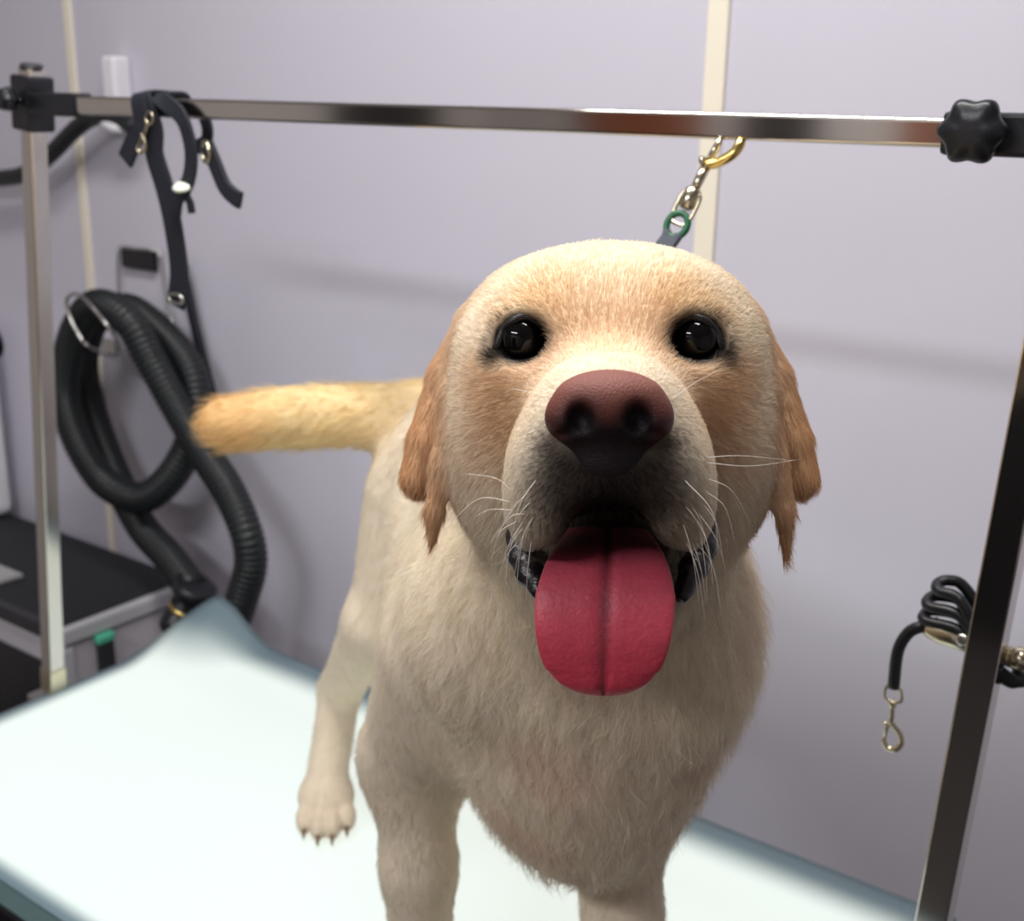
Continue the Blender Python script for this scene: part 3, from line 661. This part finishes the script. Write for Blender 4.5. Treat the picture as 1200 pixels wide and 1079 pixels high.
def attrs(P):
    p32 = P.astype(np.float32); dm = {t: np.full(len(P), 9.0, np.float32) for t in TAGS}
    for fn, a, b, k, tg, op in PR:
        if tg == 'cut': continue
        near = ((p32 > a-.06) & (p32 < b+.06)).all(1)
        if near.any(): dm[tg][near] = np.minimum(dm[tg][near], fn(p32[near]))
    W = np.stack([np.exp(-np.clip(dm[t]-np.min([dm[u_] for u_ in TAGS], 0), 0, .2)/(.004 if t in ('ear',) else .012)) for t in TAGS], 1)
    W /= W.sum(1, keepdims=True)
    down = np.array([0, 0, -1.0]); n = len(P); nrm = lambda v: v/(np.linalg.norm(v, axis=-1, keepdims=True)+1e-9)
    hl_ = (P-HO)@HA.T
    fh = nrm(P-NOSE); fh = nrm(fh+0.25*np.outer(np.clip(-hl_[:, 1]/.06, 0, 1), -hy_))
    flow = {'head': fh, 'jaw': nrm(fh*.6-hy_*.6), 'ear': np.tile(-hy_*1.0, (n, 1))+np.outer(np.sign(hl_[:, 0]), hx_)*.18,
            'neck': np.tile(down*.95+bb*.25, (n, 1))+np.outer(np.clip(((P-FC)@ll)/.1, -1, 1), ll)*.35, 'chest': np.tile(down, (n, 1))+np.outer(np.clip(((P-FC)@ll)/.1, -1, 1), ll)*.3,
            'body': np.tile(bb*.8+down*.55, (n, 1)), 'leg': np.tile(down+bb*.25, (n, 1)), 'paw': np.tile(down*.5-bb*.8, (n, 1)), 'tail': np.tile(nrm(TL[-1]-TL[1]), (n, 1))}
    lens = dict(head=.0065, jaw=.012, ear=.0085, neck=.025, chest=.022, body=.019, leg=.011, paw=.006, tail=.020)
    cols = dict(head=CREAM, jaw=L3(226, 214, 190), ear=EAR, neck=CREAM, chest=L3(240, 230, 212), body=CREAM, leg=L3(240, 232, 214), paw=L3(214, 204, 188), tail=L3(246, 226, 178))
    fl = sum(W[:, i:i+1]*flow[t] for i, t in enumerate(TAGS)); ln = sum(W[:, i]*lens[t] for i, t in enumerate(TAGS)); co = sum(W[:, i:i+1]*cols[t] for i, t in enumerate(TAGS))
    tt = np.clip(1-np.linalg.norm(P-TL[-1], axis=1)/.06, 0, 1)[:, None]*0.85; co = co*(1-tt)+L3(228, 170, 96)*tt
    # ear tips darken, crown of the ear pale
    we = W[:, TAGS.index('ear')]; up = np.clip((hl_[:, 1]-.0)/.02, 0, 1)*we; co = co*(1-up[:, None]*.5)+CREAM*up[:, None]*.5
    hmask = np.clip((hl_[:, 2]+.055)/.02, 0, 1)*np.clip(1-W[:, [TAGS.index(t_) for t_ in ('ear', 'chest', 'body')]].sum(1), 0, 1)*np.clip((hl_[:, 1]+.135)/.02, 0, 1)
    for c, r, cc, a in SP:
        qq = (P-c)@HA.T; qq[:, 2] *= .35; wgt = (a*np.exp(-((qq**2).sum(1))/(r*r))*hmask)[:, None]; co = co*(1-wgt)+cc*wgt
    pat = np.clip(np.sin(P[:, 0]*41+P[:, 2]*23+1)*np.sin(P[:, 1]*37-P[:, 2]*31)*1.6-.3, 0, 1)*(W[:, TAGS.index('chest')]+.4*W[:, TAGS.index('neck')]); co = co*(1-.45*pat[:, None])+L3(224, 184, 166)*.45*pat[:, None]
    bare = np.zeros(n)
    for c in EYEC:
        q = (P-c)@HA.T; dd = np.sqrt((q[:, 0]/1.15)**2+(q[:, 1]/.95)**2+(q[:, 2]*.7)**2); wgt = np.clip((.0165-dd)/.005, 0, 1)[:, None]
        co = co*(1-wgt)+BLACK*wgt; bare = np.maximum(bare, np.clip((.0135-dd)/.002, 0, 1))
    # inside of the mouth is bare
    q = (P-hp(714, 640, .020))@HA.T; dd = np.sqrt((q[:, 0]/1.4)**2+(q[:, 1]/.75)**2+(q[:, 2]/2.2)**2); bare = np.maximum(bare, np.clip((.025-dd)/.004, 0, 1))
    nd = np.linalg.norm((P-hp(714, 495, .088))@HA.T/np.array([1.2, 1.0, 1.2]), axis=1); bare = np.maximum(bare, np.clip((.0195-nd)/.002, 0, 1))
    ln = ln+W[:, TAGS.index('head')]*.0035*np.clip((-hl_[:, 2]-.015)/.04, 0, 1)
    mz = np.clip(1-np.linalg.norm(P-hp(714, 520, .07), axis=1)/.07, 0, 1); ln = ln*(1-.5*mz)
    return W, fl, ln, co, bare
NV, FA = vnormals(V, F)
WV, flV, lnV, coV, bareV = attrs(V)
dog = empty('dog', D(0.18, 0, 0), 'cream yellow dog with tan ears standing on the lit table, tongue hanging out', 'dog')
me = fast_mesh('body', V, F); set_col(me, coV*np.array([.93, .86, .80])); body = link('body', me, 'skin', dog)
dm_bvh = BVHTree.FromPolygons([tuple(p) for p in V], [tuple(q) for q in F.tolist()])
def cast(x, y, off=0.0):
    d = Vector(ray(x, y)).normalized(); r = dm_bvh.ray_cast(Vector(CAMP), d)
    return np.array(r[0])-np.array(d)*off if r[0] is not None else None

# ---- eyes
for s in (-1, 1):
    er_ = .0116; c = hp(714+s*101, 397, -.0012); bm = bmesh.new(); bmesh.ops.create_uvsphere(bm, u_segments=32, v_segments=20, radius=er_)
    for v_ in bm.verts: v_.co += Vector(c)
    me = bpy.data.meshes.new('eye'); bm.to_mesh(me); bm.free(); eye = link('eye', me, 'eye', dog)
    lid = [(575, 422), (583, 404), (590, 387), (601, 376), (614, 371), (628, 375), (638, 386), (643, 400), (645, 413), (630, 421), (612, 425), (593, 425)]
    pts = []
    for x, y in lid:
        xx = x if s < 0 else 1428-x
        pts.append(hp(xx, y, (.0065 if 590 < x < 636 else .0035) - (.004 if x < 580 else 0)))
    tube('eyelid', catmull(pts, 6, True), .0019, 'lid', eye, 10, True)

# ---- nose leather
NP = []
def nell(c, r, k, op='+'): NP.append((d_ell, (np.array(c, np.float32), r, HA.astype(np.float32)), k, op))
def ncone(a, b, ra, rb, k, op='+'): NP.append((d_cone, (np.array(a, np.float32), np.array(b, np.float32), ra, rb), k, op))
nell(hp(714, 482, .078), (.0240, .0155, .021), .004)
for s in (-1, 1): nell(hp(714+s*47, 490, .084), (.0100, .0100, .0125), .005)
nell(hp(714, 530, .073), (.0190, .0185, .0175), .007)
nell(hp(714, 460, .088), (.0185, .0075, .009), .010)
for s in (-1, 1):
    nell(hp(714+s*35, 494, .104), (.0064, .0080, .014), .003, '-')
    ncone(hp(714+s*36, 506, .099), hp(714+s*64, 516, .090), .0040, .0024, .002, '-')
ncone(hp(714, 505, .0995), hp(714, 575, .091), .0007, .0012, .0015, '-')
nh = .0009; nlo = hp(714, 500, .08)-.045; ns_ = (100, 100, 100)
gx = np.stack(np.meshgrid(*[np.arange(100, dtype=np.float32)*nh+np.float32(nlo[i]) for i in range(3)], indexing='ij'), -1); Gn = np.full(ns_, .2, np.float32)
for fn, ar, k, op in NP:
    d = fn(gx, *ar)
    if op == '+': h = np.clip(k-np.abs(Gn-d), 0, None)/k; Gn = np.minimum(Gn, d)-h*h*k*.25
    else: h = np.clip(k-np.abs(Gn+d), 0, None)/k; Gn = np.maximum(Gn, -d)+h*h*k*.25
nV, nF = surface_nets(Gn, nlo.astype(float), nh); nV = relax(nV, nF, 2)
ql = (nV-NOSE)@HA.T; pink = np.clip((ql[:, 1]+.0015)/.007, 0, 1)
wing = np.max([np.exp(-((nV-hp(714+s*54, 493, .088))**2).sum(1)/.0075**2) for s in (-1, 1)], 0); pk = np.clip(np.maximum(pink, wing*1.2), 0, 1)
hole = np.max([np.exp(-((((nV-hp(714+s*34, 498, .094))@HA.T)/np.array([.0085, .0095, .014]))**2).sum(1)) for s in (-1, 1)], 0); pk = pk*(1-np.clip(hole*1.5, 0, 1))
top = np.clip((ql[:, 1]-.006)/.010, 0, 1)[:, None]
nc = L3(106, 56, 48)*(1-top)+L3(134, 84, 74)*top; ncol = nc*pk[:, None]+L3(26, 18, 20)*(1-pk[:, None])
nm = fast_mesh('nose', nV, nF); set_col(nm, ncol); link('nose', nm, 'nose', dog)

# ---- tongue
ctr = [(712, 628, -.005), (712, 645, .030), (711, 668, .056), (709, 700, .068), (707, 745, .072), (706, 785, .068), (706, 814, .061)]
hw = [.020, .0235, .0270, .0298, .0285, .0225, .004]
Cc = catmull([hp(*c) for c in ctr], 8); nn = len(Cc); Wd = np.interp(np.linspace(0, 6, nn), range(7), hw)
tq = np.linspace(0, 1, nn); Wd = np.where(tq > .52, np.interp(.52, tq, Wd)*np.clip(1-((tq-.52)/.4805)**2.3, 0, 1)**.5, Wd)
Tt = np.gradient(Cc, axis=0); Tt /= np.linalg.norm(Tt, axis=1, keepdims=True); mseg = 64; v = []; f = []; tcol = []
for i in range(nn):
    nrm_ = np.cross(Tt[i], hx_); nrm_ /= np.linalg.norm(nrm_)
    if nrm_@hz_ < 0 and i > 10: nrm_ = -nrm_
    if i <= 10 and nrm_@hy_ < 0: nrm_ = -nrm_
    th_ = .0058*min(1, max(.15, Wd[i]/.02))
    for k in range(mseg):
        a = 2*math.pi*k/mseg; x = math.cos(a); y = math.sin(a)
        lift = -.0020*math.exp(-(x/.05)**2)*(y > 0) + .0022*x*x*(1 if i < nn*.8 else .3)
        v.append(Cc[i]+hx_*Wd[i]*np.sign(x)*abs(x)**.85+nrm_*(th_*y*(0.9)+lift))
        u_ = i/(nn-1); mid_ = math.exp(-(x/.035)**2)
        c = L3(146, 70, 84)*(1-u_)+L3(228, 72, 94)*u_  # duller towards the root: shade under the muzzle painted into the colour
        c = c*(1-.55*mid_*(1 if y > 0 else 0)); tcol.append(c)
for i in range(nn-1):
    for k in range(mseg): f.append((i*mseg+k, i*mseg+(k+1) % mseg, (i+1)*mseg+(k+1) % mseg, (i+1)*mseg+k))
f.append(tuple(range(mseg-1, -1, -1))); f.append(tuple((nn-1)*mseg+k for k in range(mseg)))
tm = py_mesh('tongue', v, f); bm = bmesh.new(); bm.from_mesh(tm); bmesh.ops.recalc_face_normals(bm, faces=bm.faces); bm.to_mesh(tm); bm.free()
set_col(tm, np.array(tcol)); link('tongue', tm, 'tongue', dog)

# ---- black lips at the corners of the mouth
for lp in ([(601, 618, .004), (607, 640, .010), (616, 662, .018), (626, 680, .026), (636, 700, .034)], [(829, 604, .004), (826, 630, .008), (817, 655, .014), (808, 676, .022), (797, 702, .032)]):
    P = catmull([hp(*q) for q in lp], 10); s = np.linspace(0, 1, len(P))
    tube('lip', P, .0028+.0042*np.sin(s*math.pi)**.8*(1+.16*np.sin(s*22)), 'lip', dog, 12)

# ---- claws
for c, fw in CLAWS:
    tube('claw', [c, c+fw*.006+np.array([0, 0, .0005]), c+fw*.011+np.array([0, 0, -.004])], [.0032, .0026, .0006], 'claw', dog, 8)

# ---- whiskers
def whisker(x, y, pts):
    p0 = cast(x, y, -.001)
    if p0 is None: return
    z0 = (p0-HO)@hz_; P = catmull([p0]+[hp(a, b, z0+dz) for a, b, dz in pts], 6)
    tube('whisker', P, np.linspace(.00019, .00006, len(P)), 'whisker', dog, 5)
for x, y, pts in [(600, 588, [(560, 585, .0), (520, 622, -.005)]), (602, 598, [(575, 597, .0), (555, 606, -.005)]), (607, 610, [(585, 625, .0), (575, 660, -.004)]),
                  (612, 618, [(597, 645, .0), (592, 690, -.003)]), (640, 640, [(628, 660, 0), (640, 680, -.005)]), (600, 575, [(580, 560, 0), (545, 555, -.01)]),
                  (655, 470, [(630, 462, -.01), (600, 455, -.02)]), (785, 470, [(812, 450, -.01), (845, 432, -.03)]),
                  (826, 536, [(870, 534, .0), (930, 540, -.01)]), (827, 542, [(880, 546, .0), (938, 538, -.012)]), (828, 560, [(858, 575, 0), (880, 615, -.01)]),
                  (826, 575, [(850, 595, 0), (862, 640, -.008)]), (824, 590, [(840, 615, 0), (848, 660, -.006)]), (815, 605, [(830, 640, 0), (836, 690, -.005)]), (800, 560, [(835, 600, .004), (842, 650, 0)]),
                  (630, 560, [(610, 590, .004), (596, 640, 0)]), (618, 602, [(598, 606, .002), (572, 640, 0)]), (790, 640, [(800, 665, 0), (798, 700, -.003)]), (662, 640, [(668, 655, .0), (676, 668, -.003)])]:
    whisker(x, y, pts)
for k in range(22):
    s = -1 if k % 2 else 1; x = 714+s*rng.uniform(84, 108); y = rng.uniform(575, 640); lx = rng.uniform(8, 40)*s; dy = rng.uniform(35, 105)
    whisker(x, y, [(x+lx*.55, y+dy*.42, -.002), (x+lx*.9, y+dy, -.012)])

# ---- fur: short hairs combed along the coat
def fur():
    Pq = V[F].mean(1); nq = vnormals(V, F)[0]
    Wq = WV[F].mean(1); hd = Wq[:, [TAGS.index('head'), TAGS.index('jaw')]].sum(1); er = Wq[:, TAGS.index('ear')]
    dist = np.linalg.norm(Pq-CAMP, axis=1)
    nf = np.cross(V[F[:, 2]]-V[F[:, 0]], V[F[:, 3]]-V[F[:, 1]]); nf /= np.linalg.norm(nf, axis=1, keepdims=True)+1e-12
    face = ((CAMP-Pq)/dist[:, None]*nf).sum(1)
    dens = (.18e6+1.1e6*hd+.9e6*er)*np.clip(.55/dist, .3, 1)**1.2*np.where(face > -.35, 1.0, .25)*(1-bareV[F].mean(1))
    wgt = FA*dens; N = int(wgt.sum()); print('hairs', N)
    fi = rng.choice(len(F), N, p=wgt/wgt.sum()); u = rng.random((N, 1)); w_ = rng.random((N, 1))
    bil = lambda A: (A[F[fi, 0]]*(1-u)+A[F[fi, 1]]*u)*(1-w_)+(A[F[fi, 3]]*(1-u)+A[F[fi, 2]]*u)*w_
    P = bil(V); n = bil(NV); n /= np.linalg.norm(n, axis=1, keepdims=True); fl = bil(flV); co = bil(coV); ln = bil(lnV[:, None])[:, 0]; ba = bil(bareV[:, None])[:, 0]
    er2 = bil(WV[:, [TAGS.index('ear')]]); keep = ba < .5; er2 = er2[keep]; P, n, fl, co, ln = P[keep], n[keep], fl[keep], co[keep], ln[keep]; N = len(P)
    # locks: hairs of one small cell lean together
    def cellrand(P, s):
        q = np.floor((P+0.3*s*np.sin(P[:, [1, 2, 0]]*37/s*.1))/s).astype(np.int64); h = (q[:, 0]*73856093 ^ q[:, 1]*19349663 ^ q[:, 2]*83492791)
        r = np.stack([np.modf(np.sin((h % 100003)*(12.9898+k*3.7))*43758.5453)[0] for k in range(3)], 1); return r
    fl = fl-n*(fl*n).sum(1, keepdims=True); m_ = np.linalg.norm(fl, axis=1, keepdims=True); fl = fl/(m_+1e-6)
    wav = np.sin(P@np.array([[61, 23, 47], [-33, 71, 19], [29, -41, 67]]).T*1.3+1.7)
    longer = np.clip((ln-.008)/.012, 0, 1)[:, None]*(1-er2)
    fl = fl+cellrand(P, .005)*(.13+.25*longer)+cellrand(P, .014)*.30*longer+wav*.12+rng.normal(0, .13, (N, 3))
    fl = fl-n*(fl*n).sum(1, keepdims=True)*.8; fl /= np.linalg.norm(fl, axis=1, keepdims=True)
    L = ln*rng.uniform(.65, 1.2, N); lift = rng.uniform(.18, .42, N)[:, None]+.15*longer+.25*longer*cellrand(P, .009)[:, 1:2]
    K = 5; S = np.linspace(0, 1, K); pts = np.zeros((N, K, 3), np.float32)
    for i, s in enumerate(S):
        pts[:, i] = P-n*.0004+L[:, None]*(fl*s*.93+n*lift*(s-.55*s*s))
    rad = np.linspace(1, .15, K)[None, :]*(.00011+.00004*np.clip((np.linalg.norm(P-CAMP, axis=1)-.55)/.3, 0, 2))[:, None]
    cv = bpy.data.hair_curves.new('fur'); cv.add_curves([K]*N); cv.position_data.foreach_set('vector', pts.ravel())
    ra = cv.attributes.get('radius') or cv.attributes.new('radius', 'FLOAT', 'POINT'); ra.data.foreach_set('value', rad.astype(np.float32).ravel())
    jit = rng.uniform(.84, 1.08, (N, 1))*(1+.14*cellrand(P, .009)[:, :1]*longer); ca = cv.attributes.new('col', 'FLOAT_COLOR', 'CURVE'); ca.data.foreach_set('color', np.c_[np.clip(co*jit, 0, 1), np.ones(N)].astype(np.float32).ravel())
    o = bpy.data.objects.new('fur', cv); COL.objects.link(o); cv.materials.append(M['fur']); o.parent = dog; o.matrix_parent_inverse = dog.matrix_world.inverted(); o['kind'] = 'stuff'
scene.cycles_curves.shape = 'RIBBONS'
if not globals().get('NOFUR'): fur()

# ---- the leash strap runs down to a noose lying in the coat at the nape
n0 = hp(713, 455, -.105); n1 = D(.02, 0, .455); nd_ = (n1-n0)/np.linalg.norm(n1-n0); nc0 = n0+(n1-n0)*.50
na = np.array([0, 0, 1.0])-nd_*nd_[2]; na /= np.linalg.norm(na); nb = np.cross(nd_, na); nz = []
for a in np.linspace(-.85, .85, 24):
    dr = na*math.cos(a)+nb*math.sin(a); r = dm_bvh.ray_cast(Vector(nc0+dr*.4), Vector(-dr), .4)
    nz.append(np.array(r[0]) if r[0] is not None else nc0+dr*.1)
nt_ = max(nz, key=lambda p: p[2])
nz[0] = nz[0]*.96+nc0*.04; nz[-1] = nz[-1]*.96+nc0*.04
tube('noose', nz, .0045, 'grey_strap', le, 8, False, .6)
ribbon('strap', catmull([gr+uu*0.010, gr*.62+nt_*.38+np.array([0, 0, -.004]), nt_+np.array([0, 0, -.002])], 8), 0.014, 0.005, ss, 'grey_strap', le)
